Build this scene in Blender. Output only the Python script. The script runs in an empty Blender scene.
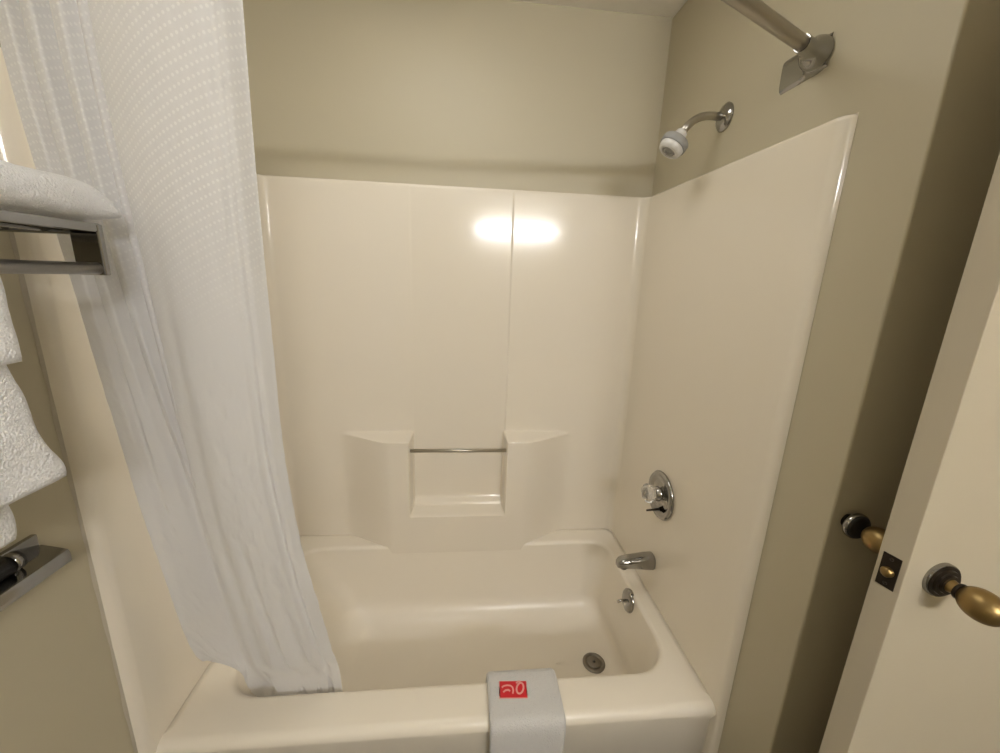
import bpy, bmesh, math, random
from mathutils import Vector, Matrix, noise

S = bpy.context.scene
COL = S.collection
random.seed(7)

# ------------------------------------------------------------------ camera
cam_data = bpy.data.cameras.new('camera')
cam = bpy.data.objects.new('camera', cam_data)
COL.objects.link(cam)
cam_data.sensor_width = 36.0
cam_data.lens = 401.7 / 1000 * 36.0
cam_data.clip_start = 0.01
YAW, PITCH, ROLL = 0.1007, 0.2407, 0.0371
cy, sy, cp, sp = math.cos(YAW), math.sin(YAW), math.cos(PITCH), math.sin(PITCH)
FW = Vector((sy * cp, cy * cp, -sp))
RT = Vector((cy, -sy, 0))
UP = RT.cross(FW)
cr, sr = math.cos(ROLL), math.sin(ROLL)
RT2, UP2 = RT * cr + UP * sr, UP * cr - RT * sr
M = Matrix((RT2, UP2, -FW)).transposed().to_4x4()
M.translation = Vector((0.0036, -0.7857, 1.5165))
cam.matrix_world = M
S.camera = cam

# ------------------------------------------------------------------ world, exposure
w = bpy.data.worlds.new('world')
S.world = w
w.use_nodes = True
w.node_tree.nodes['Background'].inputs[0].default_value = (1.0, 0.93, 0.84, 1)
w.node_tree.nodes['Background'].inputs[1].default_value = 0.02
S.view_settings.view_transform = 'Standard'
S.view_settings.look = 'None'
S.view_settings.gamma = 1.0
S.view_settings.use_curve_mapping = False
S.view_settings.exposure = 0.0
LAMP_X, LAMP_Z = 0.66, 2.17      # vanity light bar on the wall behind the camera
LAMP_STRENGTH = 92.0
CEIL_X, CEIL_Y = -0.10, 0.12                     # dome light on the ceiling above the bather
CEIL_STRENGTH = 5.5

# ------------------------------------------------------------------ materials
def new_mat(name):
    m = bpy.data.materials.new(name)
    m.use_nodes = True
    nt = m.node_tree
    return m, nt, nt.nodes['Principled BSDF']

def N(nt, kind, **kw):
    n = nt.nodes.new(kind)
    for k, v in kw.items():
        if k in n.inputs.keys():
            n.inputs[k].default_value = v
        else:
            setattr(n, k, v)
    return n

def simple(name, col, rough=0.5, metal=0.0, coat=0.0, bump=None, var=0.0, spec=0.5):
    """Principled material with a little noise in colour and relief."""
    m, nt, b = new_mat(name)
    b.inputs['Base Color'].default_value = (*col, 1)
    b.inputs['Roughness'].default_value = rough
    b.inputs['Metallic'].default_value = metal
    b.inputs['Coat Weight'].default_value = coat
    b.inputs['Coat Roughness'].default_value = 0.08
    b.inputs['Specular IOR Level'].default_value = spec
    tc = N(nt, 'ShaderNodeTexCoord')
    if var:
        no = N(nt, 'ShaderNodeTexNoise', Scale=3.0, Detail=4.0)
        nt.links.new(tc.outputs['Object'], no.inputs['Vector'])
        mx = N(nt, 'ShaderNodeMix', data_type='RGBA')
        mx.inputs[6].default_value = (*[c * (1 - var) for c in col], 1)
        mx.inputs[7].default_value = (*[min(1, c * (1 + var)) for c in col], 1)
        nt.links.new(no.outputs['Fac'], mx.inputs[0])
        nt.links.new(mx.outputs[2], b.inputs['Base Color'])
    if bump:
        sc, st, dist = bump
        no = N(nt, 'ShaderNodeTexNoise', Scale=sc, Detail=3.0)
        nt.links.new(tc.outputs['Object'], no.inputs['Vector'])
        bp = N(nt, 'ShaderNodeBump', Strength=st, Distance=dist)
        nt.links.new(no.outputs['Fac'], bp.inputs['Height'])
        nt.links.new(bp.outputs['Normal'], b.inputs['Normal'])
    return m

WALL = (0.525, 0.472, 0.342)
m_wall = simple('wall_paint', WALL, 0.5, bump=(260, 0.06, 0.002), var=0.015)
m_ceil = simple('ceiling_paint', (0.90, 0.87, 0.80), 0.6, bump=(120, 0.3, 0.003))
m_gel = simple('bone_gelcoat', (0.86, 0.79, 0.67), 0.13, coat=0.25, bump=(3.5, 0.025, 0.01), var=0.01)
m_tub = simple('worn_bone_gelcoat', (0.87, 0.80, 0.68), 0.30, coat=0.05, bump=(3.5, 0.03, 0.01), var=0.01)
m_rod = simple('dull_rod_steel', (0.40, 0.365, 0.31), 0.34, 1.0, bump=(200, 0.05, 0.001), var=0.08)
m_drain = simple('tarnished_steel', (0.24, 0.215, 0.18), 0.42, 1.0, var=0.1)
m_door = simple('door_paint', (0.50, 0.443, 0.335), 0.35, bump=(90, 0.05, 0.002), var=0.02)
m_chrome = simple('chrome', (0.36, 0.352, 0.335), 0.12, 1.0, var=0.03)
m_steel = simple('brushed_steel', (0.50, 0.47, 0.42), 0.30, 1.0, bump=(200, 0.05, 0.001), var=0.08)
m_brass = simple('aged_brass', (0.31, 0.215, 0.09), 0.38, 1.0, bump=(70, 0.08, 0.001), var=0.12)
m_bronze = simple('dark_bronze', (0.035, 0.026, 0.018), 0.28, 0.7, var=0.1)
m_black = simple('black_plastic', (0.012, 0.011, 0.010), 0.25, var=0.05)
m_rubber = simple('black_rubber', (0.022, 0.019, 0.016), 0.55, var=0.05)
m_whiteplastic = simple('white_plastic', (0.70, 0.68, 0.64), 0.3, var=0.02)
m_greyplastic = simple('grey_plastic', (0.31, 0.305, 0.29), 0.4, var=0.04)
m_caulk = simple('caulk', (0.50, 0.45, 0.36), 0.6, var=0.15)
m_floor = simple('floor_vinyl', (0.16, 0.145, 0.12), 0.4, var=0.1)
m_red = simple('red_thread', (0.62, 0.012, 0.022), 0.6, bump=(900, 0.4, 0.001), var=0.1)
m_pink = simple('pink_thread', (0.80, 0.36, 0.32), 0.7, bump=(900, 0.4, 0.001), var=0.08)

def clear_acrylic():
    m, nt, b = new_mat('clear_acrylic')
    b.inputs['Base Color'].default_value = (0.93, 0.90, 0.84, 1)
    b.inputs['Roughness'].default_value = 0.08
    b.inputs['Transmission Weight'].default_value = 0.75
    b.inputs['IOR'].default_value = 1.49
    return m
m_acrylic = clear_acrylic()

def terry(name, col):
    m, nt, b = new_mat(name)
    tc = N(nt, 'ShaderNodeTexCoord')
    vo = N(nt, 'ShaderNodeTexVoronoi', Scale=330.0)
    no = N(nt, 'ShaderNodeTexNoise', Scale=90.0, Detail=5.0)
    for x in (vo, no):
        nt.links.new(tc.outputs['Object'], x.inputs['Vector'])
    ad = N(nt, 'ShaderNodeMath', operation='ADD')
    nt.links.new(vo.outputs['Distance'], ad.inputs[0])
    nt.links.new(no.outputs['Fac'], ad.inputs[1])
    bp = N(nt, 'ShaderNodeBump', Strength=0.65, Distance=0.0026)
    nt.links.new(ad.outputs[0], bp.inputs['Height'])
    nt.links.new(bp.outputs['Normal'], b.inputs['Normal'])
    b.inputs['Base Color'].default_value = (*col, 1)
    b.inputs['Roughness'].default_value = 0.95
    b.inputs['Sheen Weight'].default_value = 0.35
    b.inputs['Sheen Roughness'].default_value = 0.5
    b.inputs['Specular IOR Level'].default_value = 0.1
    return m
m_terry = terry('white_terry', (0.92, 0.92, 0.94))
m_terry_b = terry('off_white_terry', (0.66, 0.645, 0.625))

def curtain_mat():
    """white woven cloth; a staggered grid of small shiny raised dots on the upper part"""
    m, nt, b = new_mat('dotted_curtain_cloth')
    uv = N(nt, 'ShaderNodeUVMap')
    sx = N(nt, 'ShaderNodeSeparateXYZ')
    nt.links.new(uv.outputs['UV'], sx.inputs[0])
    def math_(op, a, b_=None, c=None):
        n = N(nt, 'ShaderNodeMath', operation=op)
        for i, v in enumerate((a, b_, c)):
            if v is None:
                continue
            if isinstance(v, (int, float)):
                n.inputs[i].default_value = v
            else:
                nt.links.new(v, n.inputs[i])
        return n.outputs[0]
    PX, PZ = 0.0066, 0.0130                         # cloth metres between columns of dots, and down a column
    cx_ = math_('DIVIDE', sx.outputs['X'], PX)
    coli = math_('FLOOR', cx_)
    fx = math_('SUBTRACT', math_('FRACT', cx_), 0.5)
    fz = math_('SUBTRACT', math_('FRACT', math_('ADD', math_('DIVIDE', sx.outputs['Y'], PZ), math_('MULTIPLY', coli, 0.26))), 0.5)
    dx = math_('MULTIPLY', fx, PX)
    dz = math_('MULTIPLY', fz, PZ)
    d = math_('SQRT', math_('ADD', math_('MULTIPLY', dx, dx), math_('MULTIPLY', dz, dz)))
    mr = N(nt, 'ShaderNodeMapRange')
    mr.interpolation_type = 'SMOOTHSTEP'
    mr.inputs['From Min'].default_value = 0.0026
    mr.inputs['From Max'].default_value = 0.0012
    nt.links.new(d, mr.inputs['Value'])
    fade = N(nt, 'ShaderNodeMapRange')              # woven dots end towards the lower part of the cloth
    fade.inputs['From Min'].default_value = 0.55
    fade.inputs['From Max'].default_value = 0.30
    nt.links.new(sx.outputs['Y'], fade.inputs['Value'])
    patchy = N(nt, 'ShaderNodeTexNoise', Scale=9.0, Detail=2.0)
    nt.links.new(uv.outputs['UV'], patchy.inputs['Vector'])
    dots = math_('MULTIPLY', mr.outputs[0], fade.outputs[0])
    mx = N(nt, 'ShaderNodeMix', data_type='RGBA')
    mx.inputs[6].default_value = (0.83, 0.83, 0.845, 1)
    mx.inputs[7].default_value = (1.0, 1.0, 1.0, 1)
    nt.links.new(dots, mx.inputs[0])
    nt.links.new(mx.outputs[2], b.inputs['Base Color'])
    nt.links.new(math_('SUBTRACT', 0.62, math_('MULTIPLY', dots, 0.36)), b.inputs['Roughness'])
    b.inputs['Sheen Weight'].default_value = 0.25
    no = N(nt, 'ShaderNodeTexNoise', Scale=26.0, Detail=6.0, Roughness=0.65)
    nt.links.new(uv.outputs['UV'], no.inputs['Vector'])
    no2 = N(nt, 'ShaderNodeTexNoise', Scale=420.0, Detail=2.0)
    nt.links.new(uv.outputs['UV'], no2.inputs['Vector'])
    crease = N(nt, 'ShaderNodeMapRange')            # the lower cloth is more crumpled
    crease.inputs['From Min'].default_value = 0.35
    crease.inputs['From Max'].default_value = 0.85
    crease.inputs['To Min'].default_value = 0.5
    crease.inputs['To Max'].default_value = 2.0
    nt.links.new(sx.outputs['Y'], crease.inputs['Value'])
    h = math_('ADD', math_('MULTIPLY', no.outputs['Fac'], crease.outputs[0]), math_('MULTIPLY', dots, 0.2))
    h = math_('ADD', h, math_('MULTIPLY', no2.outputs['Fac'], 0.12))
    bp = N(nt, 'ShaderNodeBump', Strength=0.4, Distance=0.004)
    nt.links.new(h, bp.inputs['Height'])
    nt.links.new(bp.outputs['Normal'], b.inputs['Normal'])
    tr = N(nt, 'ShaderNodeBsdfTranslucent')
    tr.inputs['Color'].default_value = (0.90, 0.89, 0.88, 1)
    ms = N(nt, 'ShaderNodeMixShader')
    ms.inputs[0].default_value = 0.28
    out = nt.nodes['Material Output']
    nt.links.new(b.outputs[0], ms.inputs[1])
    nt.links.new(tr.outputs[0], ms.inputs[2])
    nt.links.new(ms.outputs[0], out.inputs['Surface'])
    return m
m_curtain = curtain_mat()

def emitter(name, col, strength):
    m = bpy.data.materials.new(name)
    m.use_nodes = True
    nt = m.node_tree
    nt.nodes.remove(nt.nodes['Principled BSDF'])
    e = N(nt, 'ShaderNodeEmission')
    e.inputs['Color'].default_value = (*col, 1)
    e.inputs['Strength'].default_value = strength
    nt.links.new(e.outputs[0], nt.nodes['Material Output'].inputs['Surface'])
    return m
m_ceil_lamp = emitter('lit_dome', (1.0, 0.98, 0.93), CEIL_STRENGTH)
m_lamp = emitter('lit_diffuser', (1.0, 0.99, 1.0), LAMP_STRENGTH)

# ------------------------------------------------------------------ mesh helpers
def link(name, bm, mat, parent=None, smooth=True, flip=False, sharp=None):
    bmesh.ops.remove_doubles(bm, verts=bm.verts, dist=1e-6)
    bmesh.ops.recalc_face_normals(bm, faces=bm.faces)
    if flip:
        bmesh.ops.reverse_faces(bm, faces=bm.faces)
    for f in bm.faces:
        f.smooth = smooth
    if smooth and sharp is not None:
        for e in bm.edges:
            if len(e.link_faces) == 2 and e.calc_face_angle(0) > math.radians(sharp):
                e.smooth = False
    me = bpy.data.meshes.new(name)
    bm.to_mesh(me)
    bm.free()
    me.materials.append(mat)
    o = bpy.data.objects.new(name, me)
    COL.objects.link(o)
    if parent:
        o.parent = parent
        o.matrix_parent_inverse = parent.matrix_world.inverted()
    return o

def thing(name, label, cat, loc=(0, 0, 0), group=None):
    o = bpy.data.objects.new(name, None)
    COL.objects.link(o)
    o.location = loc
    o.empty_display_size = 0.02
    o.matrix_world = Matrix.Translation(loc)
    o['label'] = label
    o['category'] = cat
    if group:
        o['group'] = group
    return o

def struct(o):
    o['kind'] = 'structure'
    return o

def add_box(bm, lo, hi, bevel=0.0, seg=3):
    ret = bmesh.ops.create_cube(bm, size=1.0)
    vs = ret['verts']
    lo, hi = Vector(lo), Vector(hi)
    for v in vs:
        v.co = Vector((lo[i] + (v.co[i] + 0.5) * (hi[i] - lo[i]) for i in range(3)))
    if bevel:
        es = list({e for v in vs for e in v.link_edges})
        bmesh.ops.bevel(bm, geom=es, offset=bevel, segments=seg, affect='EDGES', profile=0.5)

def box(lo, hi, bevel=0.0, seg=3):
    bm = bmesh.new()
    add_box(bm, lo, hi, bevel, seg)
    return bm

def frame_from(axis):
    z = Vector(axis).normalized()
    x = z.orthogonal().normalized()
    return x, z.cross(x), z

def add_lathe(bm, origin, axis, prof, seg=40, squash=None):
    """prof: (distance along axis, radius) pairs; radius 0 closes the end"""
    x, y, z = frame_from(axis)
    o = Vector(origin)
    rings = []
    for h, r in prof:
        if r < 1e-6:
            rings.append([bm.verts.new(o + z * h)])
        else:
            rings.append([bm.verts.new(o + z * h + (x * math.cos(a) + y * math.sin(a)) * r)
                          for a in (2 * math.pi * k / seg for k in range(seg))])
    for A, B in zip(rings, rings[1:]):
        if len(A) == 1 and len(B) == 1:
            continue
        for k in range(seg):
            k2 = (k + 1) % seg
            if len(A) == 1:
                bm.faces.new((A[0], B[k], B[k2]))
            elif len(B) == 1:
                bm.faces.new((A[k], A[k2], B[0]))
            else:
                bm.faces.new((A[k], A[k2], B[k2], B[k]))

def lathe(origin, axis, prof, seg=40):
    bm = bmesh.new()
    add_lathe(bm, origin, axis, prof, seg)
    return bm

def add_tube(bm, pts, rad, seg=20, caps=True):
    pts = [Vector(p) for p in pts]
    n = len(pts)
    rads = rad if isinstance(rad, (list, tuple)) else [rad] * n
    rings = []
    prev = None
    for i, p in enumerate(pts):
        t = (pts[min(i + 1, n - 1)] - pts[max(i - 1, 0)]).normalized()
        if prev is None:
            x = t.orthogonal().normalized()
        else:
            x = (prev - t * prev.dot(t)).normalized()
        prev = x
        y = t.cross(x)
        rings.append([bm.verts.new(p + (x * math.cos(a) + y * math.sin(a)) * rads[i])
                      for a in (2 * math.pi * k / seg for k in range(seg))])
    for A, B in zip(rings, rings[1:]):
        for k in range(seg):
            k2 = (k + 1) % seg
            bm.faces.new((A[k], A[k2], B[k2], B[k]))
    if caps:
        bm.faces.new(rings[0])
        bm.faces.new(rings[-1])

def tube(pts, rad, seg=20):
    bm = bmesh.new()
    add_tube(bm, pts, rad, seg)
    return bm

def grid_bm(P):
    bm = bmesh.new()
    V = [[bm.verts.new(p) for p in row] for row in P]
    for i in range(len(V) - 1):
        for j in range(len(V[0]) - 1):
            try:
                bm.faces.new((V[i][j], V[i][j + 1], V[i + 1][j + 1], V[i + 1][j]))
            except ValueError:
                pass
    return bm

def sstep(a, b, x):
    if a == b:
        return 1.0 if x >= a else 0.0
    t = min(1, max(0, (x - a) / (b - a)))
    return t * t * (3 - 2 * t)

def lerp_table(tab, x):
    if x <= tab[0][0]:
        return tab[0][1:]
    for A, B in zip(tab, tab[1:]):
        if x <= B[0]:
            t = (x - A[0]) / (B[0] - A[0])
            return tuple(a + (b - a) * t for a, b in zip(A[1:], B[1:]))
    return tab[-1][1:]

def spline_table(tab, x):
    """Catmull-Rom through a table keyed by its first column"""
    if x <= tab[0][0]:
        return tab[0][1:]
    if x >= tab[-1][0]:
        return tab[-1][1:]
    for i in range(len(tab) - 1):
        if x <= tab[i + 1][0]:
            a, b = tab[i], tab[i + 1]
            p = tab[max(i - 1, 0)]
            q = tab[min(i + 2, len(tab) - 1)]
            h = b[0] - a[0]
            t = (x - a[0]) / h
            out = []
            for k in range(1, len(a)):
                m0 = (b[k] - p[k]) / max(b[0] - p[0], 1e-6) * h
                m1 = (q[k] - a[k]) / max(q[0] - a[0], 1e-6) * h
                t2, t3 = t * t, t * t * t
                out.append((2 * t3 - 3 * t2 + 1) * a[k] + (t3 - 2 * t2 + t) * m0 + (-2 * t3 + 3 * t2) * b[k] + (t3 - t2) * m1)
            return tuple(out)

# ------------------------------------------------------------------ the room
XW = 0.732           # painted alcove walls left and right
YB = 0.833           # painted back wall
YP = -0.150          # front face of the partition that ends the alcove on the right
YN = -2.48           # wall behind the camera
XR = 1.50
ZC = 2.43
T = 0.10
struct(link('floor', box((-XW - T, YN - T, -0.06), (XR + T, YB + T, 0)), m_floor, smooth=False))
struct(link('ceiling', box((-XW - T, YN - T, ZC), (XR + T, YB + T, ZC + 0.06)), m_ceil, smooth=False))
struct(link('wall_back', box((-XW - T, YB, 0), (XW, YB + T, ZC)), m_wall, smooth=False))
struct(link('wall_left', box((-XW - T, YN, 0), (-XW, YB, ZC)), m_wall, smooth=False))
struct(link('wall_right', box((XW, YP, 0), (XR + T, YB + T, ZC), 0.005, 4), m_wall))
struct(link('wall_side', box((XR, YN, 0), (XR + T, YP, ZC)), m_wall, smooth=False))
struct(link('wall_near', box((-XW - T, YN - T, 0), (XR + T, YN, ZC)), m_wall, smooth=False))

# ------------------------------------------------------------------ lights of the room
vl = thing('vanity_light', 'long white lit vanity light bar on the wall behind the bather', 'light', (LAMP_X, YN, LAMP_Z))
link('backplate', box((LAMP_X - 0.43, YN, LAMP_Z - 0.07), (LAMP_X + 0.43, YN + 0.02, LAMP_Z + 0.07), 0.004), m_chrome, vl, smooth=False)
link('diffuser', box((LAMP_X - 0.40, YN + 0.02, LAMP_Z - 0.045), (LAMP_X + 0.40, YN + 0.10, LAMP_Z + 0.045), 0.02, 4), m_lamp, vl)

cl = thing('ceiling_light', 'round white lit dome light on the ceiling', 'light', (CEIL_X, CEIL_Y, ZC))
link('lamp_pan', lathe((CEIL_X, CEIL_Y, ZC), (0, 0, -1), [(0, 0.0), (0, 0.30), (0.02, 0.30), (0.022, 0.0)], 40), m_whiteplastic, cl, sharp=50)
link('glass_dome', lathe((CEIL_X, CEIL_Y, ZC - 0.02), (0, 0, -1), [(0, 0.285), (0.02, 0.275), (0.042, 0.22), (0.055, 0.11), (0.058, 0.0)], 40), m_ceil_lamp, cl)

# ------------------------------------------------------------------ bathtub
HX, DB, HR = 0.71, 0.809, 0.40
def rrect(x0, x1, y0, y1, r, z, nc=10, nx=30, ny=16):
    """rounded rectangle ring with fixed point counts, so rings can be lofted; r = (fl, fr, br, bl)"""
    if not isinstance(r, (tuple, list)):
        r = (r,) * 4
    fl, fr, br, bl = r
    P = []
    def side(a, b, n):
        for k in range(n):
            t = k / n
            P.append((a[0] + (b[0] - a[0]) * t, a[1] + (b[1] - a[1]) * t, z))
    def arc(cx, cy_, rr, a0):
        for k in range(nc):
            a = a0 + math.pi / 2 * k / nc
            P.append((cx + rr * math.cos(a), cy_ + rr * math.sin(a), z))
    side((x0 + fl, y0), (x1 - fr, y0), nx)
    arc(x1 - fr, y0 + fr, fr, -math.pi / 2)
    side((x1, y0 + fr), (x1, y1 - br), ny)
    arc(x1 - br, y1 - br, br, 0)
    side((x1 - br, y1), (x0 + bl, y1), nx)
    arc(x0 + bl, y1 - bl, bl, math.pi / 2)
    side((x0, y1 - bl), (x0, y0 + fl), ny)
    arc(x0 + fl, y0 + fl, fl, math.pi)
    return P

def loft(rings, cap_last=True):
    bm = bmesh.new()
    V = [[bm.verts.new(p) for p in r] for r in rings]
    n = len(V[0])
    for A, B in zip(V, V[1:]):
        for k in range(n):
            k2 = (k + 1) % n
            bm.faces.new((A[k], A[k2], B[k2], B[k]))
    if cap_last:
        bm.faces.new(V[-1])
    return bm

tub = thing('bathtub', 'bone coloured alcove bathtub with wide flat rim under the surround', 'bathtub', (0, 0.4, 0))
rings = []
e = (0.002, 0.002, 0.036, 0.036)
ox0, ox1, oy1 = -HX - 0.002, HX + 0.002, DB + 0.001
rings.append(rrect(ox0, ox1, 0.022, oy1, e, 0.0))
rings.append(rrect(ox0, ox1, 0.016, oy1, e, 0.34))
for k in range(0, 9):                                # rounded front edge of the rim
    a = math.pi / 2 * k / 8
    R = 0.026
    rings.append(rrect(ox0, ox1, R - R * math.cos(a) - 0.004 * (1 - k / 8) * 0, oy1, e, HR - R + R * math.sin(a)))
rings.append(rrect(ox0 + .02, ox1 - .02, 0.06, oy1 - .01, e, HR))
IX0, IX1, IY0, IY1 = -0.625, 0.647, 0.118, 0.719
RC = (0.10, 0.115, 0.075, 0.075)
def ins(d, z, dx0=0.0, dx1=0.0, dyf=0.0, dyb=0.0, rr=0.0):
    return rrect(IX0 + d + dx0, IX1 - d - dx1, IY0 + d + dyf, IY1 - d - dyb,
                 tuple(max(0.03, c + rr) for c in RC), z)
for k in range(0, 8):                                # lip over the inner edge
    a = math.pi / 2 * k / 7
    R = 0.016
    rings.append(ins(-R + R * math.sin(a), HR - R + R * math.cos(a)))
rings.append(ins(0.004, 0.34, 0.025, 0.002, 0.006, 0.0))
rings.append(ins(0.008, 0.25, 0.07, 0.006, 0.014, 0.002))
rings.append(ins(0.012, 0.20, 0.11, 0.012, 0.022, 0.004))
for k in range(0, 9):                                # big fillet down to the floor
    a = math.pi / 2 * k / 8
    R = 0.09
    rings.append(ins(0.014 + R - R * math.cos(a), 0.165 - R * math.sin(a), 0.13 + 0.03 * k / 8, 0.014 - 0.05 * k / 8, 0.026, 0.006, 0.0))
rings.append(ins(0.17, 0.072, 0.17, -0.07, 0.0, 0.0, -0.02))
rings.append(ins(0.27, 0.071, 0.2, 0.0, -0.01, -0.01, -0.06))
rings.insert(0, rrect(ox0 + .1, ox1 - .1, 0.12, oy1 - .1, 0.03, 0.0))
bm = loft(rings)
bm.faces.new(list(bm.verts)[:len(rings[0])])
link('tub_body', bm, m_tub, tub)
# drain in the tub floor
dc = Vector((0.535, 0.425, 0.0725))
drn = link('drain', lathe(dc, (0, 0, 1), [(-0.002, 0.0), (-0.002, 0.043), (0.003, 0.043), (0.006, 0.039), (0.0055, 0.031), (0.003, 0.029), (0.0025, 0.0)], 48), m_drain, tub, sharp=50)
link('drain_stopper', lathe(dc + Vector((0, 0, 0.002)), (0, 0, 1), [(0, 0.0), (0, 0.0265), (0.004, 0.0265), (0.0065, 0.022), (0.0055, 0.0)], 40), m_drain, drn, sharp=50)
link('drain_hole', lathe(dc + Vector((0, 0, 0.0070)), (0, 0, 1), [(0, 0.0), (0, 0.006), (0.0015, 0.0055), (0.0015, 0.0)], 16), m_black, drn)
# overflow plate with trip lever on the end wall
oc = Vector((0.643, 0.425, 0.358))
oax = Vector((-1, 0, 0.10)).normalized()
ovp = link('overflow_plate', lathe(oc, oax, [(-0.006, 0.0), (-0.006, 0.041), (0.004, 0.042), (0.009, 0.038), (0.013, 0.028), (0.014, 0.010), (0.0145, 0.0)]), m_chrome, tub, sharp=60)
link('trip_lever', tube([oc + oax * 0.010, oc + oax * 0.030 + Vector((0, -0.002, 0.002)), oc + oax * 0.046 + Vector((0, -0.004, -0.003))], [0.0055, 0.0045, 0.0055], 14), m_chrome, ovp)
link('plate_screw', lathe(oc + Vector((0, 0, -0.020)) + oax * 0.009, oax, [(0, 0.0), (0, 0.005), (0.004, 0.004), (0.005, 0.0)], 14), m_steel, ovp)

# ------------------------------------------------------------------ one piece surround: left, back and right panels in one moulded sheet
HT = 1.838
sur = thing('tub_surround', 'glossy bone moulded tub surround with ledges and soap niche', 'shower surround', (0, DB, HR))
BD = 0.092                     # depth of the moulded bulge on the back panel
def back_offset(x, z):
    """how far the back panel stands proud of its upper plane (towards the bather)"""
    off = 0.0
    ax = abs(x)
    b = BD * (1 - sstep(0.275, 0.475, ax) * 1.0)
    # straight taper, only softly rounded at its ends
    tt = min(1, max(0, (ax - 0.275) / 0.205))
    b = BD * (1 - (0.40 * tt + 0.60 * sstep(0, 1, tt)))
    top = 1 - sstep(0.868, 0.886, z)
    low = b * top
    # soap niche between the two shoulders
    nic = (1 - sstep(0.186, 0.199, ax)) * sstep(0.538, 0.553, z)
    slope = 0.012 * (1 - sstep(0.55, 0.60, z))
    low = low * (1 - nic)
    # soft rounding of the niche floor against its back
    low += nic * 0.020 * (1 - sstep(0.553, 0.585, z))
    # the plain centre strip lies a hair behind the outer panels above the niche
    st = (1 - sstep(0.190 if x > 0 else 0.184, 0.198, ax)) * (0.00265 + 0.0018 * max(-1, min(1, x / 0.19)))
    return low - st * sstep(0.55, 0.60, z)

def zlist():
    zs = []
    z = 0.350
    while z < HT - 0.012:
        near = min(abs(z - 0.877), abs(z - 0.546))
        zs.append(z)
        z += 0.0022 if near < 0.016 else (0.006 if near < 0.05 else 0.02)
    for k in range(7):
        a = math.pi / 2 * k / 6
        zs.append(HT - 0.010 + 0.010 * math.sin(a))
    return zs
ZS = zlist()
# plan path: (x, y, nx, ny, on_back) ; n points into the alcove
path = []
R1, RY = 0.022, 0.034
def add_arc(cx, cy_, r, a0, a1, n, sgn, ry=None):
    for k in range(n + 1):
        a = math.radians(a0 + (a1 - a0) * k / n)
        path.append((cx + r * math.cos(a), cy_ + (ry or r) * math.sin(a), sgn * math.cos(a), sgn * math.sin(a), 0))
XI = HX
YL0 = 0.003
# left bullnose: from the wall round to the panel face
def edge_profile(ycrease):
    """moulded outer edge, from the wall to the panel face: (distance from the wall plane, y, outward normal as wall part and y part)"""
    P = []
    for k in range(11):
        t = k / 10
        bul = 0.0055 * math.sin(math.pi * t)
        d = (XW - HX) * t
        y = ycrease - 0.0235 * (1 - t)
        P.append((d + bul * 0.72, y - bul * 0.68, 0.72, -0.68))
    return P
for d, y, n1, n2 in edge_profile(YL0):
    path.append((-XW + d, y, n1, n2, 0))
for k in range(1, 14):
    path.append((-XI, YL0 + (DB - 0.035 - YL0) * k / 14, 1, 0, 0))
add_arc(-XI + 0.035, DB - 0.035, 0.035, 180, 90, 10, -1)
xs = []
x = -XI + 0.040
while x < XI - 0.037:
    xs.append(x)
    near = min(abs(abs(x) - 0.192), 9)
    x += 0.0016 if near < 0.012 else (0.006 if near < 0.03 else (0.012 if abs(x) > 0.25 else 0.02))
for x in xs:
    path.append((x, DB, 0, -1, 1))
add_arc(XI - 0.035, DB - 0.035, 0.035, 90, 0, 10, -1)
YR0 = 0.013
for k in range(1, 14):
    path.append((XI, DB - 0.035 - (DB - 0.035 - YR0) * k / 14, -1, 0, 0))
for d, y, n1, n2 in reversed(edge_profile(YR0)):
    path.append((XW - d, y, -n1, n2, 0))
rows = []
for z in ZS:
    ft = 0.0
    dz = z - (HT - 0.010)
    if dz > 0:
        ft = 0.010 - math.sqrt(max(0, 0.0001 - dz * dz))
    row = []
    tilt = 0.0185 * max(0.0, z - 0.95)
    for (x, y, nx, ny, back) in path:
        off = back_offset(x, z) if back else 0.0
        yy = y
        wgt = sstep(0.0, DB, y)
        px = x - nx * ft + nx * off
        py = yy - ny * ft + ny * off + tilt * (wgt if y > 0.3 else 0)
        zlow = 0.350 + (HR - 0.002 - 0.350) * sstep(0.262, 0.295, abs(x)) if back else HR - 0.002
        if z < HR and back:
            py += 0.003 * sstep(0.372, 0.350, z) if False else 0.0025 * (1 - sstep(0.350, 0.375, z))
        row.append((min(XW + 0.002, max(-XW - 0.002, px)), py, max(z, zlow)))
    rows.append(row)
# closed behind: a back layer just clear of the painted walls
XO, YO = XW - 0.0008, YB - 0.0008
def back_pt(x, y, z):
    if y < DB - 0.035 + 0.0103 or abs(x) > HX - 0.0103 and y < DB - 0.0103:
        return (math.copysign(XO, x), y, z)
    return (math.copysign(XO, x) if abs(x) > HX - 0.004 else x, YO, z)
rows = [[(max(-XO, min(XO, a)), min(YO - 0.0008, b_), c) for a, b_, c in r] for r in rows]
back_rows = [[back_pt(p[0], p[1], z) for p in path] for z in (HT + 0.0004, 1.4, 0.9, HR - 0.002)]
bm = grid_bm(rows + back_rows + [rows[0]])
link('panel_sheet', bm, m_gel, sur, sharp=33)
# flange legs that run down past the tub rim in front of the apron
for sx_, y0 in ((-1, YL0), (1, YR0)):
    P = []
    for z in [0.0, 0.1, 0.2, 0.3, HR - 0.002]:
        row = [(sx_ * (XW - 0.0008), 0.04, z), (sx_ * HX, 0.04, z)]
        for d, y, n1, n2 in reversed(edge_profile(y0)):
            row.append((sx_ * min(XW - 0.0008, XW - d), y, z))
        row.append(row[0])
        P.append(row)
    link('flange', grid_bm(P), m_gel, sur, sharp=30)
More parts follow.
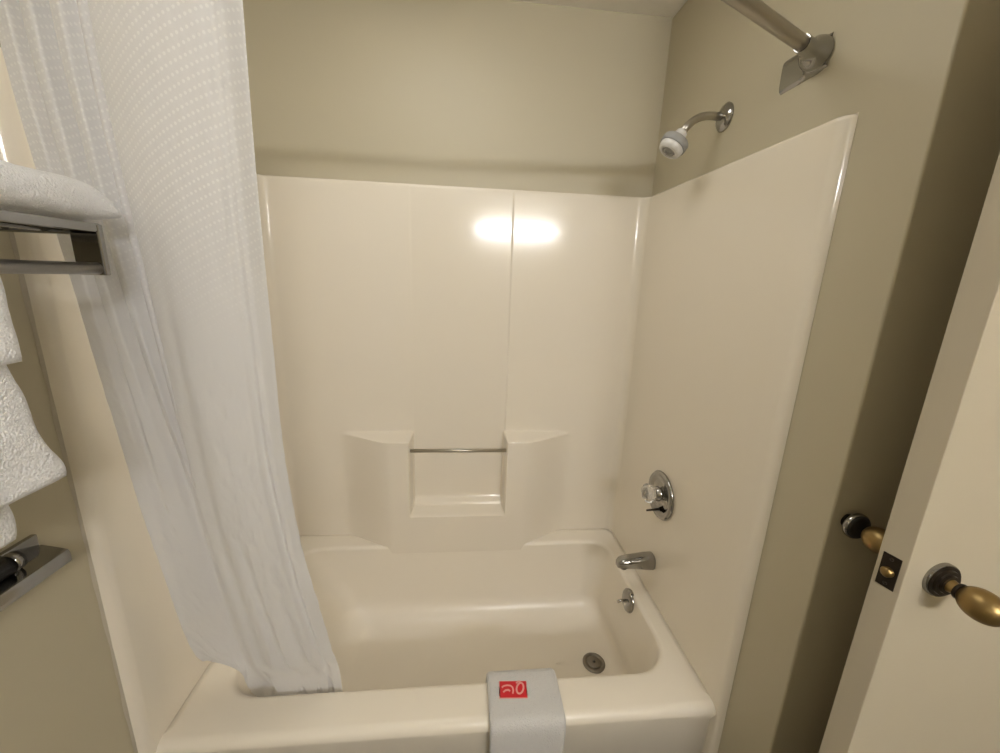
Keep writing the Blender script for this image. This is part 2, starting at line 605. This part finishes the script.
# steel bar across the soap niche
gb = tube([(-0.193, 0.728, 0.832), (0.193, 0.728, 0.832)], 0.0075, 20)
link('washcloth_bar', gb, m_steel, sur)

# caulk line where the left flange meets the wall
P = []
for k in range(60):
    z = 0.02 + 1.80 * k / 59
    wv = 0.0012 * math.sin(k * 1.7) + 0.001 * math.sin(k * 0.63)
    P.append([(-XW + 0.0006, YL0 - 0.0275 + wv, z), (-XW + 0.003, YL0 - 0.0245 + wv, z), (-XW + 0.004, YL0 - 0.020, z)])
link('caulk_bead', grid_bm(P), m_caulk, sur)

# ------------------------------------------------------------------ bath fittings on the right panel
YF = 0.42
vv = thing('shower_valve', 'round chrome shower valve with clear knob on the right panel', 'faucet', (HX, YF, 0.80))
link('escutcheon', lathe((HX - 0.001, YF, 0.80), (-1, 0, 0), [(0.0006, 0.0), (0.0006, 0.083), (0.004, 0.085), (0.011, 0.080), (0.014, 0.070), (0.012, 0.062), (0.008, 0.056), (0.010, 0.040), (0.014, 0.030), (0.015, 0.0)], 56), m_chrome, vv, sharp=70)
link('collar', lathe((HX - 0.010, YF, 0.805), (-1, 0, 0), [(0.0, 0.0), (0.0, 0.026), (0.018, 0.024), (0.022, 0.018), (0.022, 0.0)]), m_chrome, vv, sharp=50)
bm = bmesh.new()                                     # fluted clear knob
seg = 48
prof = [(0.0, 0.016), (0.004, 0.024), (0.012, 0.030), (0.026, 0.031), (0.034, 0.027), (0.037, 0.018), (0.0375, 0.0)]
rings_ = []
for h, r in prof:
    if r == 0:
        rings_.append([bm.verts.new((HX - 0.030 - h, YF, 0.808))])
    else:
        rg = []
        for k in range(seg):
            a = 2 * math.pi * k / seg
            rr = r * (1 + 0.07 * math.cos(6 * a))
            rg.append(bm.verts.new((HX - 0.030 - h, YF + rr * math.cos(a), 0.808 + rr * math.sin(a))))
        rings_.append(rg)
for A, B in zip(rings_, rings_[1:]):
    for k in range(seg):
        k2 = (k + 1) % seg
        if len(B) == 1:
            bm.faces.new((A[k], A[k2], B[0]))
        else:
            bm.faces.new((A[k], A[k2], B[k2], B[k]))
bm.faces.new(rings_[0])
kb = link('knob', bm, m_acrylic, vv)
link('knob_screw', lathe((HX - 0.064, YF, 0.808), (-1, 0, 0), [(0, 0.0), (0, 0.010), (0.004, 0.009), (0.005, 0.0)], 20), m_chrome, kb)
link('stop_lever', tube([(HX - 0.008, YF - 0.012, 0.752), (HX - 0.03, YF - 0.014, 0.752), (HX - 0.058, YF - 0.016, 0.751)], [0.006, 0.004, 0.003], 12), m_bronze, vv)

sp_ = thing('tub_spout', 'chrome tub spout below the round shower valve', 'faucet', (HX, YF, 0.53))
bm = bmesh.new()
secs = [  # x from wall, half width, top, bottom
    (0.0, 0.026, 0.027, -0.030), (0.004, 0.028, 0.029, -0.032), (0.03, 0.0275, 0.028, -0.030), (0.06, 0.026, 0.024, -0.027),
    (0.09, 0.0245, 0.0205, -0.0245), (0.112, 0.023, 0.0165, -0.023), (0.124, 0.0205, 0.0115, -0.0225), (0.131, 0.015, 0.004, -0.021), (0.134, 0.008, -0.004, -0.016)]
rings_ = []
for d, hw, tp, bt in secs:
    c_, h_ = (tp + bt) / 2, (tp - bt) / 2
    rg = []
    for k in range(32):
        a = 2 * math.pi * k / 32
        ca, sa = math.cos(a), math.sin(a)
        ex = 0.8
        rg.append(bm.verts.new((HX - 0.0006 - d, YF + hw * math.copysign(abs(ca) ** ex, ca), 0.535 + c_ + h_ * math.copysign(abs(sa) ** ex, sa))))
    rings_.append(rg)
for A, B in zip(rings_, rings_[1:]):
    for k in range(32):
        bm.faces.new((A[k], A[(k + 1) % 32], B[(k + 1) % 32], B[k]))
bm.faces.new(rings_[0]); bm.faces.new(rings_[-1])
link('spout_body', bm, m_chrome, sp_, sharp=60)
link('outlet', lathe((HX - 0.108, YF, 0.5125), (0, 0, -1), [(0, 0.0), (0, 0.013), (0.004, 0.013), (0.004, 0.010), (0.001, 0.009), (0.001, 0.0)], 24), m_bronze, sp_, sharp=40)

sh = thing('wall_shower', 'white and grey shower head on a chrome arm below the rod', 'shower head', (XW, 0.425, 1.975))
YS = 0.418
link('wall_flange', lathe((XW, YS, 1.975), (-1, 0, 0.0), [(-0.002, 0.0), (-0.002, 0.036), (0.003, 0.037), (0.008, 0.032), (0.013, 0.022), (0.016, 0.014), (0.016, 0.0)]), m_chrome, sh, sharp=60)
arm = []
for k in range(9):
    t = k / 8
    p0, p1, p2 = Vector((0.690, YS, 1.976)), Vector((0.650, YS, 1.976)), Vector((0.622, YS, 1.944))
    arm.append(p0 * (1 - t) ** 2 + p1 * 2 * t * (1 - t) + p2 * t * t)
hd = Vector((-0.54, -0.04, -0.84)).normalized()
neck = Vector((0.6085, YS, 1.925))
link('shower_arm', tube([(XW - 0.003, YS, 1.976)] + arm + [neck], 0.0105, 18), m_steel, sh)
hs = neck - hd * 0.006
link('head_cone', lathe(hs, hd, [(0.0, 0.0), (0.0, 0.015), (0.008, 0.017), (0.014, 0.019), (0.022, 0.027), (0.027, 0.033), (0.027, 0.0)]), m_whiteplastic, sh, sharp=60)
bm = bmesh.new()
add_lathe(bm, hs, hd, [(0.026, 0.0), (0.026, 0.036), (0.029, 0.038), (0.044, 0.038), (0.047, 0.036), (0.047, 0.0)], 48)
link('grip_ring', bm, m_greyplastic, sh, sharp=40)
link('spray_dome', lathe(hs, hd, [(0.046, 0.0), (0.046, 0.034), (0.054, 0.0335), (0.060, 0.031), (0.064, 0.026), (0.064, 0.020), (0.060, 0.018), (0.060, 0.0)], 48), m_whiteplastic, sh, sharp=50)
link('spray_face', lathe(hs, hd, [(0.059, 0.0), (0.059, 0.0175), (0.063, 0.0165), (0.064, 0.009), (0.062, 0.008), (0.062, 0.0)], 36), m_greyplastic, sh, sharp=40)

# ------------------------------------------------------------------ bowed shower rod
ZR = 1.985
def rod_y(x):
    d = x - 0.465
    return -0.017 + 0.49 * d + (0.42 * d * d if d < 0 else 0.0)
def rod_slope(x):
    d = x - 0.465
    return 0.49 + (0.84 * d if d < 0 else 0.0)
rod = thing('shower_rod', 'bowed steel shower curtain rod with chrome wall bracket', 'shower rod', (0, rod_y(0), ZR))
pts = [(x, rod_y(x), ZR) for x in [-0.715 + 1.385 * k / 48 for k in range(49)]]
link('rod_tube', tube(pts, 0.0130, 24), m_rod, rod)
for sgn in (1, -1):
    xe = sgn * 0.66
    tang = Vector((sgn, rod_slope(xe) * sgn, 0)).normalized()
    p0 = Vector((xe, rod_y(xe), ZR))
    ye = p0.y + tang.y / abs(tang.x) * (XW - abs(xe))
    # plate on the wall, thicker and rounded towards the front
    fl = bpy.data.objects.new('tmp', None)
    bm = bmesh.new()
    n = 18
    ylo, yhi = ye - 0.026, ye + 0.096
    for side in (0,):
        rows = []
        for j in range(n + 1):
            y = ylo + (yhi - ylo) * j / n
            t = j / n
            ht = 0.030 + 0.004 * sstep(0, .2, t)
            thick = 0.007 + 0.022 * math.exp(-((t - 0.22) / 0.17) ** 2)
            if t < 0.08:
                thick *= 0.45 + t / 0.08 * 0.55
            row = []
            for i in range(13):
                s = -1 + 2 * i / 12
                d = 0.006 * (1 - abs(s) ** 8 * 0.85) + (thick - 0.006) * (1 - s * s) ** 0.6
                row.append((sgn * (XW - d), y, ZR - 0.001 + s * ht))
            row = [(sgn * (XW + 0.001), y, row[0][2])] + row + [(sgn * (XW + 0.001), y, row[-1][2])]
            rows.append(row)
        g = grid_bm(rows)
        bmesh.ops.holes_fill(g, edges=g.edges, sides=0)
    br = link('wall_bracket', g, m_chrome, rod, sharp=50)
    link('socket_collar', lathe(p0 + tang * 0.002, tang, [(0.0, 0.0130), (0.0, 0.0150), (0.003, 0.0158), (0.030, 0.0160), (0.040, 0.021), (0.052, 0.028), (0.062, 0.031), (0.066, 0.0)], 32), m_chrome, rod, sharp=50)

# ------------------------------------------------------------------ shower curtain
# edges of the cloth by height: z, x, y
LEFT = [(0.36, -0.615, 0.105), (0.44, -0.650, 0.085), (0.55, -0.668, 0.060), (0.70, -0.668, 0.035), (1.05, -0.672, 0.000), (1.49, -0.682, -0.020), (1.66, -0.692, -0.022), (1.83, -0.697, -0.024), (1.99, -0.695, -0.022)]
RIGHT = [(0.33, -0.318, 0.150), (0.42, -0.318, 0.132), (0.70, -0.338, 0.080), (0.90, -0.352, 0.045), (1.16, -0.352, 0.000), (1.40, -0.338, -0.038), (1.66, -0.318, -0.085), (1.86, -0.298, -0.122), (1.99, -0.288, -0.138)]
def curtain_bm():
    NU, NT = 300, 240
    bm = bmesh.new()
    uvl = bm.loops.layers.uv.new('UVMap')
    # valleys: u at top, u at bottom, width, depth at t = 0, 0.3, 0.6, 0.8, 1
    VAL = [(0.085, 0.10, 0.017, (.036, .024, .004, .0, .0)), (0.20, 0.22, 0.020, (.042, .034, .010, .002, .0)), (0.325, 0.31, 0.020, (.030, .030, .018, .008, .002)),
           (0.425, 0.40, 0.022, (.026, .028, .030, .030, .030)), (0.56, 0.53, 0.035, (.000, .002, .004, .006, .020)),
           (0.70, 0.665, 0.028, (.000, .000, .000, .012, .044)), (0.83, 0.80, 0.028, (.000, .000, .000, .007, .032)), (0.92, 0.90, 0.018, (.004, .006, .012, .014, .026))]
    TS = (0.0, 0.3, 0.6, 0.8, 1.0)
    grid, uvs = [], []
    for i in range(NT + 1):
        t = i / NT
        row, ur = [], []
        for j in range(NU + 1):
            u = j / NU
            # hem: rises at the left where the cloth is caught on the rim corner
            hem = 0.305 + 0.200 * (1 - sstep(0.02, 0.16, u))
            ztop = ZR - 0.024
            z = ztop + (hem - ztop) * t
            lx, ly = spline_table(LEFT, z)
            rx, ry = spline_table(RIGHT, z)
            x = lx + (rx - lx) * u
            y = ly + (ry - ly) * u
            ft = t ** 0.9
            for (u0, u1, wd, dd) in VAL:
                uc = u0 + (u1 - u0) * ft + 0.006 * math.sin(5 * t + 9 * u0)
                d = lerp_table([(a_, b_) for a_, b_ in zip(TS, dd)], t)[0]
                q = (u - uc) / wd
                y += d * math.exp(-q * q)
                x += 0.25 * d * q * math.exp(-q * q)
            # the broad right panel bows towards the bather, its edge turns back
            y -= 0.034 * math.sin(math.pi * min(1, max(0, (u - 0.42) / 0.58))) * (1 - 0.4 * t)
            y += 0.020 * sstep(0.955, 1.0, u) * (1 - t)
            # the left part lies behind the edge of the right panel
            y += (0.014 + 0.040 * t) * (1 - sstep(-0.018, 0.018, u - (0.435 - 0.025 * ft)))
            # wide trough in the lower left part
            q = (u - 0.22) / 0.12
            y += 0.050 * math.exp(-q * q) * sstep(0.25, 0.65, t) * (1 - 0.75 * sstep(0.80, 1.0, t))
            # crinkles
            n1 = noise.noise(Vector((u * 9, t * 5, 0.3)))
            n2 = noise.noise(Vector((u * 17, t * 45, 4.1)))
            n3 = noise.noise(Vector((u * 40, t * 110, 7.7)))
            amp = 0.35 + 0.65 * sstep(0.25, 0.6, t)
            zone = 0.4 + 0.6 * sstep(0.5, 0.75, u)
            y += amp * (0.005 * n1 + zone * (0.0028 * n2 + 0.0010 * n3))
            # hangs inside the tub or lies over its rim, never through it
            wall_y = 0.136 + 0.020 * (1 - sstep(-0.58, -0.50, x))
            y += max(0.0, wall_y - y) * (1 - sstep(HR + 0.015, HR + 0.14, z))
            x += max(0.0, -0.583 - x) * (1 - sstep(HR + 0.005, HR + 0.10, z))
            x = max(x, -0.7065)
            row.append(bm.verts.new((x, y, z)))
        grid.append(row)
    ref = grid[int(NT * 0.12)]                       # cloth width measured along the folds
    arc = [0.0]
    for p, q in zip(ref, ref[1:]):
        arc.append(arc[-1] + (q.co - p.co).length)
    uvs = [[(arc[j], i / NT * 1.62) for j in range(NU + 1)] for i in range(NT + 1)]
    for i in range(NT):
        for j in range(NU):
            f = bm.faces.new((grid[i][j], grid[i + 1][j], grid[i + 1][j + 1], grid[i][j + 1]))
            for lp, uvv in zip(f.loops, (uvs[i][j], uvs[i + 1][j], uvs[i + 1][j + 1], uvs[i][j + 1])):
                lp[uvl].uv = uvv
    return bm
cur = link('shower_curtain', curtain_bm(), m_curtain)
for k in range(9):
    u = (k + 0.5) / 9
    x = -0.69 + 0.37 * u
    y = rod_y(x)
    tg = Vector((1, rod_slope(x), 0)).normalized()
    sd = tg.cross(Vector((0, 0, 1)))
    link('curtain_ring', tube([Vector((x, y, ZR - 0.010)) + (sd * math.sin(a) + Vector((0, 0, 1)) * math.cos(a)) * 0.030 for a in [2 * math.pi * q / 28 for q in range(29)]], 0.0018, 10), m_chrome, cur)
cur['label'] = 'white shower curtain with woven dots hanging gathered at the left of the tub'
cur['category'] = 'shower curtain'

# ------------------------------------------------------------------ draped towels
def drape(name, prof, x0, x1, thick, mat, axis='x', wob=0.002, nx=40, flare=None, seed=0.0, parent=None, bands=()):
    """cloth folded over something: prof is the path of its middle in the cross plane; the cloth is a closed slab around it"""
    # resample path
    P = [Vector(p) for p in prof]
    L = [0]
    for a, b in zip(P, P[1:]):
        L.append(L[-1] + (b - a).length)
    ns = max(24, int(L[-1] / 0.006))
    pts = []
    for i in range(ns + 1):
        s = L[-1] * i / ns
        for k in range(len(P) - 1):
            if s <= L[k + 1] + 1e-9:
                pts.append(P[k].lerp(P[k + 1], (s - L[k]) / (L[k + 1] - L[k])))
                break
    # smooth corners
    for _ in range(6):
        pts = [pts[0]] + [(pts[i - 1] + pts[i] * 2 + pts[i + 1]) / 4 for i in range(1, ns)] + [pts[-1]]
    bm = bmesh.new()
    outer, inner = [], []
    for i, p in enumerate(pts):
        t = (pts[min(i + 1, ns)] - pts[max(i - 1, 0)]).normalized()
        nrm = Vector((-t.y, t.x))
        ro, ri = [], []
        fs = flare(i / ns) if flare else (0, 0)
        for j in range(nx + 1):
            v = j / nx
            x = x0 - fs[0] + (x1 + fs[1] - x0 + fs[0]) * v
            edge = min(v, 1 - v) * (x1 - x0)
            e_ = min(1, edge / (thick * 0.8))
            ht = thick / 2 * math.sqrt(max(0.03, 1 - (1 - e_) ** 2))
            es = min(i, ns - i) / ns * L[-1]
            e2 = min(1, es / (thick * 0.6))
            for (b0, b1) in bands:                       # flat woven border with fine ribs
                if b0 < i / ns < b1:
                    ht *= 0.74 + 0.10 * math.sin((i / ns - b0) / (b1 - b0) * math.pi * 6)
            ht *= math.sqrt(max(0.05, 1 - (1 - e2) ** 2))
            wv = wob * noise.noise(Vector((x * 14, i / ns * L[-1] * 14, seed))) + 0.4 * wob * noise.noise(Vector((x * 60, i / ns * L[-1] * 60, seed + 3)))
            xe = x + wob * 0.7 * noise.noise(Vector((v * 2, i / ns * L[-1] * 25, seed + 9)))
            for lst, sg in ((ro, 1), (ri, -1)):
                q = p + nrm * (sg * ht + (wv if sg > 0 else 0))
                if axis == 'x':
                    lst.append(bm.verts.new((xe, q.x, q.y)))
                else:
                    lst.append(bm.verts.new((q.x, xe, q.y)))
        outer.append(ro); inner.append(ri)
    for G in (outer, inner):
        for i in range(ns):
            for j in range(nx):
                bm.faces.new((G[i][j], G[i][j + 1], G[i + 1][j + 1], G[i + 1][j]))
    for i in range(ns):
        for j in (0, nx):
            bm.faces.new((outer[i][j], outer[i + 1][j], inner[i + 1][j], inner[i][j]))
    for i in (0, ns):
        for j in range(nx):
            bm.faces.new((outer[i][j], outer[i][j + 1], inner[i][j + 1], inner[i][j]))
    return link(name, bm, mat, parent)

TT = 0.015
bathmat = drape('tub_towel', [(0.142, 0.345), (0.1395, 0.385), (0.132, 0.4085), (0.112, 0.4095), (0.02, 0.4095), (-0.006, 0.406), (-0.0125, 0.385), (-0.0128, 0.34), (-0.006, 0.20), (0.002, 0.09)],
                0.089, 0.288, TT, m_terry_b, 'x', 0.0022, 36, seed=1.0,
                flare=lambda s: (-0.012 * sstep(0.4, 1, s), -0.006 * sstep(0.4, 1, s)))
bathmat['label'] = 'white folded towel with a red tag draped over the tub front rim'
bathmat['category'] = 'towel'
# embroidered red tag
tag_o = Vector((0.121, 0.053, HR + 0.0185))
tw, th_ = 0.073, 0.044
def tag_pt(a, b, h=0.0):
    """a, b in 0..1 across the tag"""
    sk = 0.003
    return Vector((tag_o.x + a * tw + b * sk, tag_o.y + b * th_ - 0.004 * a, tag_o.z - 0.0015 + h))
def tag_patch(name, poly, h0, h1, mat):
    bm = bmesh.new()
    top = [bm.verts.new(tag_pt(a, b, h1)) for a, b in poly]
    bot = [bm.verts.new(tag_pt(a, b, h0)) for a, b in poly]
    n = len(poly)
    bm.faces.new(top); bm.faces.new(bot)
    for k in range(n):
        bm.faces.new((top[k], top[(k + 1) % n], bot[(k + 1) % n], bot[k]))
    return link(name, bm, mat, bathmat, smooth=False)
def stroke(name, pts, wd, mat, h0, h1, closed=False):
    bm = bmesh.new()
    n = len(pts)
    P = [Vector((a * tw, b * th_)) for a, b in pts]
    L_, R_ = [], []
    for i in range(n):
        if closed:
            t = (P[(i + 1) % n] - P[i - 1]).normalized()
        else:
            t = (P[min(i + 1, n - 1)] - P[max(i - 1, 0)]).normalized()
        nr = Vector((-t.y, t.x)) * wd / 2
        for lst, q in ((L_, P[i] + nr), (R_, P[i] - nr)):
            lst.append([bm.verts.new(tag_pt(q.x / tw, q.y / th_, h)) for h in (h0, h1)])
    rng = range(n) if closed else range(n - 1)
    for i in rng:
        k = (i + 1) % n
        bm.faces.new((L_[i][1], L_[k][1], R_[k][1], R_[i][1]))
        bm.faces.new((L_[i][0], L_[k][0], L_[k][1], L_[i][1]))
        bm.faces.new((R_[i][0], R_[k][0], R_[k][1], R_[i][1]))
    return link(name, bm, mat, tagp, smooth=False)
tag_patch('tag_border', [(-0.035, -0.06), (1.03, -0.06), (1.03, 1.04), (-0.035, 1.04)], -0.003, 0.0000, m_pink)
tagp = tag_patch('tag', [(0, 0), (1, 0), (1, 1), (0, 1)], -0.002, 0.0012, m_red)
stroke('tag_mark', [(0.07, 0.60), (0.15, 0.70), (0.27, 0.74), (0.40, 0.72), (0.48, 0.60), (0.50, 0.40), (0.47, 0.2)], 0.0042, m_pink, 0.0, 0.002)
stroke('tag_mark', [(0.12, 0.30), (0.2, 0.42), (0.32, 0.45), (0.38, 0.36)], 0.0045, m_pink, 0.0, 0.002)
stroke('tag_mark', [(0.76 + 0.13 * math.cos(a) + 0.04 * math.sin(a), 0.55 + 0.34 * math.sin(a)) for a in [2 * math.pi * k / 24 for k in range(24)]], 0.0048, m_pink, 0.0, 0.002, True)
stroke('tag_mark', [(0.62, 0.86), (0.70, 0.98), (0.80, 0.99)], 0.004, m_pink, 0.0, 0.002)

# ------------------------------------------------------------------ towel shelf on the left wall
SX, SY, SYN = -0.520, -0.113, -0.74      # front rail x, far end y, near end y
ZT, ZBAR = 1.563, 1.5085
shf = thing('towel_shelf', 'chrome wall towel shelf with lower bar left of the curtain', 'towel rack', (-XW, -0.43, 1.54))
link('front_rail', box((SX - 0.012, SYN, ZT - 0.004), (SX, SY, ZT + 0.009), 0.003, 2), m_chrome, shf, smooth=False)
link('towel_bar', tube([(SX - 0.010, SYN + 0.004, ZBAR), (SX - 0.010, SY - 0.002, ZBAR)], 0.0085, 20), m_steel, shf)
for y in (SY, SYN + 0.012):
    link('end_plate', box((SX - 0.038, y - 0.010, ZBAR - 0.0095), (SX + 0.001, y, ZT + 0.008), 0.002, 2), m_chrome, shf, smooth=False)
    link('side_arm', box((-XW, y - 0.010, ZT - 0.008), (SX, y, ZT + 0.008), 0.002, 2), m_chrome, shf, smooth=False)
    link('wall_plate', box((-XW, y - 0.025, ZT - 0.030), (-XW + 0.006, y + 0.015, ZT + 0.030), 0.002, 2), m_chrome, shf, smooth=False)
for x in (-0.690, -0.640, -0.590):
    link('shelf_rod', tube([(x, SYN + 0.002, ZT), (x, SY - 0.006, ZT)], 0.0055, 14), m_chrome, shf)
link('rear_rail', box((-XW + 0.012, SYN, ZT - 0.006), (-XW + 0.020, SY, ZT + 0.006), 0.002, 2), m_chrome, shf, smooth=False)

# folded towel lying on the shelf: three soft layers
def pillow_bm(x0, x1, y0, y1, z0, z1, seed):
    bm = bmesh.new()
    nx, ny, nr = 30, 60, 28
    rows = []
    for j in range(ny + 1):
        v = j / ny
        y = y0 + (y1 - y0) * v
        ed = min(v, 1 - v) * (y1 - y0)
        e_ = min(1, ed / 0.045)
        endf = math.sqrt(max(0.0, 1 - (1 - e_) ** 2.0))
        endf = max(endf, 0.22)
        row = []
        for k in range(nr * 2):
            a = 2 * math.pi * k / (nr * 2)
            ca, sa = math.cos(a), math.sin(a)
            px = math.copysign(abs(ca) ** 0.45, ca)
            pz = math.copysign(abs(sa) ** 0.75, sa)
            cx, hx = (x0 + x1) / 2, (x1 - x0) / 2
            hz = (z1 - z0) / 2 * endf
            zz = z0 + (z1 - z0) / 2 * (0.35 + 0.65 * endf) + pz * hz
            q = Vector((cx + px * hx, y, max(z0, zz)))
            n_ = noise.noise(Vector((q.x * 18, q.y * 18, q.z * 18 + seed))) * 0.004 + noise.noise(Vector((q.x * 70, q.y * 70, q.z * 70 + seed))) * 0.0014
            q += Vector((ca * n_, 0, max(0, sa) * n_))
            q.z = max(z0, q.z)
            row.append(bm.verts.new(q))
        rows.append(row)
    m_ = nr * 2
    for A, B in zip(rows, rows[1:]):
        for k in range(m_):
            bm.faces.new((A[k], A[(k + 1) % m_], B[(k + 1) % m_], B[k]))
    bm.faces.new(rows[0]); bm.faces.new(rows[-1])
    return bm
ft_ = link('folded_towel', pillow_bm(-0.715, -0.515, -0.70, -0.080, ZT + 0.0095, ZT + 0.072, 2.0), m_terry)
ft_['label'] = 'white terry towel folded flat on top of the chrome towel shelf'
ft_['category'] = 'towel'

# towels hanging over the lower bar
XB = SX - 0.010
def hang(front, back, r):
    return [(XB - r, back), (XB - r, ZBAR - 0.01), (XB - r * 0.7, ZBAR + r * 0.7), (XB, ZBAR + r), (XB + r * 0.7, ZBAR + r * 0.7), (XB + r, ZBAR - 0.01), (XB + r, front)]
ht = drape('hand_towel', hang(1.245, 1.175, 0.0215), -0.66, -0.290, 0.014, m_terry, 'y', 0.003, 50, seed=5.0,
           flare=lambda s: (0, 0.030 * sstep(0.78, 1.0, s) + 0.004 * math.sin(s * 40)), bands=((0.80, 0.88),))
ht['label'] = 'longer white hand towel hanging from the bar under the towel shelf'
ht['category'] = 'towel'
# woven border band near the front hem
bm = bmesh.new()
wc = drape('washcloth', hang(1.405, 1.42, 0.039), -0.62, -0.292, 0.011, m_terry, 'y', 0.002, 40, seed=8.0)
wc['label'] = 'short white washcloth laid over the hanging hand towel'
wc['category'] = 'washcloth'

# ------------------------------------------------------------------ chrome holder lower on the left wall
hol = thing('wall_holder', 'chrome holder with black roller low on the left wall', 'holder', (-XW, -0.22, 1.02))
YH0, YH1 = -0.34, -0.106
link('back_plate', box((-XW, YH0, 1.018), (-XW + 0.010, YH1, 1.058), 0.002, 2), m_chrome, hol, smooth=False)
# tray with down-turned front lip
bm = bmesh.new()
prof = [(-XW + 0.002, 1.034), (-XW + 0.012, 1.036), (-0.690, 1.029), (-0.680, 1.026), (-0.6775, 1.020), (-0.6775, 1.004), (-0.681, 1.004), (-0.683, 1.018), (-0.690, 1.024), (-XW + 0.012, 1.030), (-XW + 0.002, 1.028)]
A = [bm.verts.new((x, YH0, z)) for x, z in prof]
B = [bm.verts.new((x, YH1, z)) for x, z in prof]
for k in range(len(prof)):
    k2 = (k + 1) % len(prof)
    bm.faces.new((A[k], A[k2], B[k2], B[k]))
bm.faces.new(A); bm.faces.new(B)
link('hood', bm, m_chrome, hol, sharp=30)
rol = link('roller', tube([(-0.706, YH0 + 0.01, 1.047), (-0.706, -0.158, 1.047)], 0.0155, 24), m_black, hol)
link('roller_band', tube([(-0.706, -0.172, 1.047), (-0.706, -0.163, 1.047)], 0.0162, 24), m_chrome, rol)

# ------------------------------------------------------------------ door standing open in front of the partition
YFD, YBD = -0.308, -0.270
DX0, DX1, DH = 0.700, 1.46, 2.03
XK, ZK = 0.768, 1.076
bm = bmesh.new()
c8 = [(DX0 + 0.005, YFD), (DX0 - 0.003, YBD), (DX1, YBD), (DX1, YFD)]
A = [bm.verts.new((x, y, 0.012)) for x, y in c8]
B = [bm.verts.new((x, y, DH)) for x, y in c8]
for k in range(4):
    bm.faces.new((A[k], A[(k + 1) % 4], B[(k + 1) % 4], B[k]))
bm.faces.new(A); bm.faces.new(B)
bmesh.ops.bevel(bm, geom=list(bm.edges), offset=0.0008, segments=1, affect='EDGES')
dr = link('door_1', bm, m_door, smooth=False)
dr['kind'] = 'structure'
def knob(sgn, y):
    ax = (0, sgn, 0)
    o = (XK, y, ZK)
    rs = link('rosette', lathe(o, ax, [(-0.001, 0.0), (-0.001, 0.0295), (0.005, 0.0295), (0.007, 0.0285), (0.0075, 0.0)], 48), m_chrome, dr, sharp=50)
    link('rosette_cup', lathe(o, ax, [(0.0065, 0.0), (0.0065, 0.0280), (0.0085, 0.0270), (0.0088, 0.0225), (0.0125, 0.0215), (0.0128, 0.0165), (0.016, 0.0155), (0.0165, 0.0)], 48), m_bronze, rs, sharp=50)
    link('knob_neck', lathe(o, ax, [(0.016, 0.0), (0.016, 0.0110), (0.022, 0.0095), (0.027, 0.0100), (0.027, 0.0)], 32), m_brass, dr, sharp=60)
    link('knob_ring', lathe(o, ax, [(0.0255, 0.0), (0.0255, 0.0125), (0.028, 0.0135), (0.0305, 0.0125), (0.0305, 0.0)], 32), m_bronze, dr, sharp=60)
    prof = [(0.029, 0.0)]
    for k in range(0, 19):
        t = k / 18
        a = math.pi * (0.10 + 0.90 * t)
        prof.append((0.0555 - 0.0275 * math.cos(a), max(0.0, 0.0238 * math.sin(a) ** 0.85)))
    link('door_knob', lathe(o, ax, prof, 48), m_brass, dr)
knob(-1, YFD)
knob(1, YBD)
# latch plate on the edge of the door
ex = DX0 - 0.0005
def edge_x(y):
    return DX0 + 0.005 - (y - YFD) / (YBD - YFD) * 0.008
bm = bmesh.new()
yy0, yy1 = -0.3005, -0.2765
for (dz0, dz1) in ((-0.029, 0.029),):
    P = [(yy0, ZK - 0.029), (yy1, ZK - 0.029), (yy1, ZK + 0.029), (yy0, ZK + 0.029)]
    A = [bm.verts.new((edge_x(y) - 0.0012, y, z)) for y, z in P]
    B = [bm.verts.new((edge_x(y) + 0.002, y, z)) for y, z in P]
    bm.faces.new(A); bm.faces.new(B)
    for k in range(4):
        bm.faces.new((A[k], A[(k + 1) % 4], B[(k + 1) % 4], B[k]))
lp_ = link('latch_plate', bm, m_bronze, dr, smooth=False)
ym = (yy0 + yy1) / 2
bm = bmesh.new()
add_lathe(bm, (edge_x(ym) + 0.001, ym, ZK - 0.001), (-1, 0, 0), [(0, 0.0), (0, 0.0085), (0.007, 0.0085), (0.010, 0.006), (0.0105, 0.0)], 24)
link('latch_bolt', bm, m_brass, lp_, sharp=50)
for dz in (-0.022, 0.022):
    link('latch_screw', lathe((edge_x(ym) - 0.0005, ym, ZK + dz), (-1, 0, 0), [(0, 0.0), (0, 0.0032), (0.0014, 0.0028), (0.0016, 0.0)], 14), m_bronze, lp_)
# round bumper on the partition that stops the knob behind the door
bmp = thing('wall_bumper', 'round black bumper with chrome rim on the wall behind the open door', 'door stop', (XK, YP, ZK))
link('bumper_stem', lathe((XK, YP, ZK), (0, -1, 0), [(-0.001, 0.0), (-0.001, 0.0145), (0.004, 0.0145), (0.006, 0.012), (0.015, 0.012), (0.015, 0.0)], 32), m_bronze, bmp, sharp=50)
link('bumper_rim', lathe((XK, YP, ZK), (0, -1, 0), [(0.014, 0.0), (0.014, 0.0250), (0.0155, 0.0262), (0.021, 0.0262), (0.0235, 0.0245), (0.0235, 0.0)], 40), m_chrome, bmp, sharp=50)
link('bumper_pad', lathe((XK, YP, ZK), (0, -1, 0), [(0.022, 0.0), (0.022, 0.0238), (0.026, 0.0228), (0.0275, 0.019), (0.0265, 0.012), (0.026, 0.0)], 40), m_rubber, bmp, sharp=60)
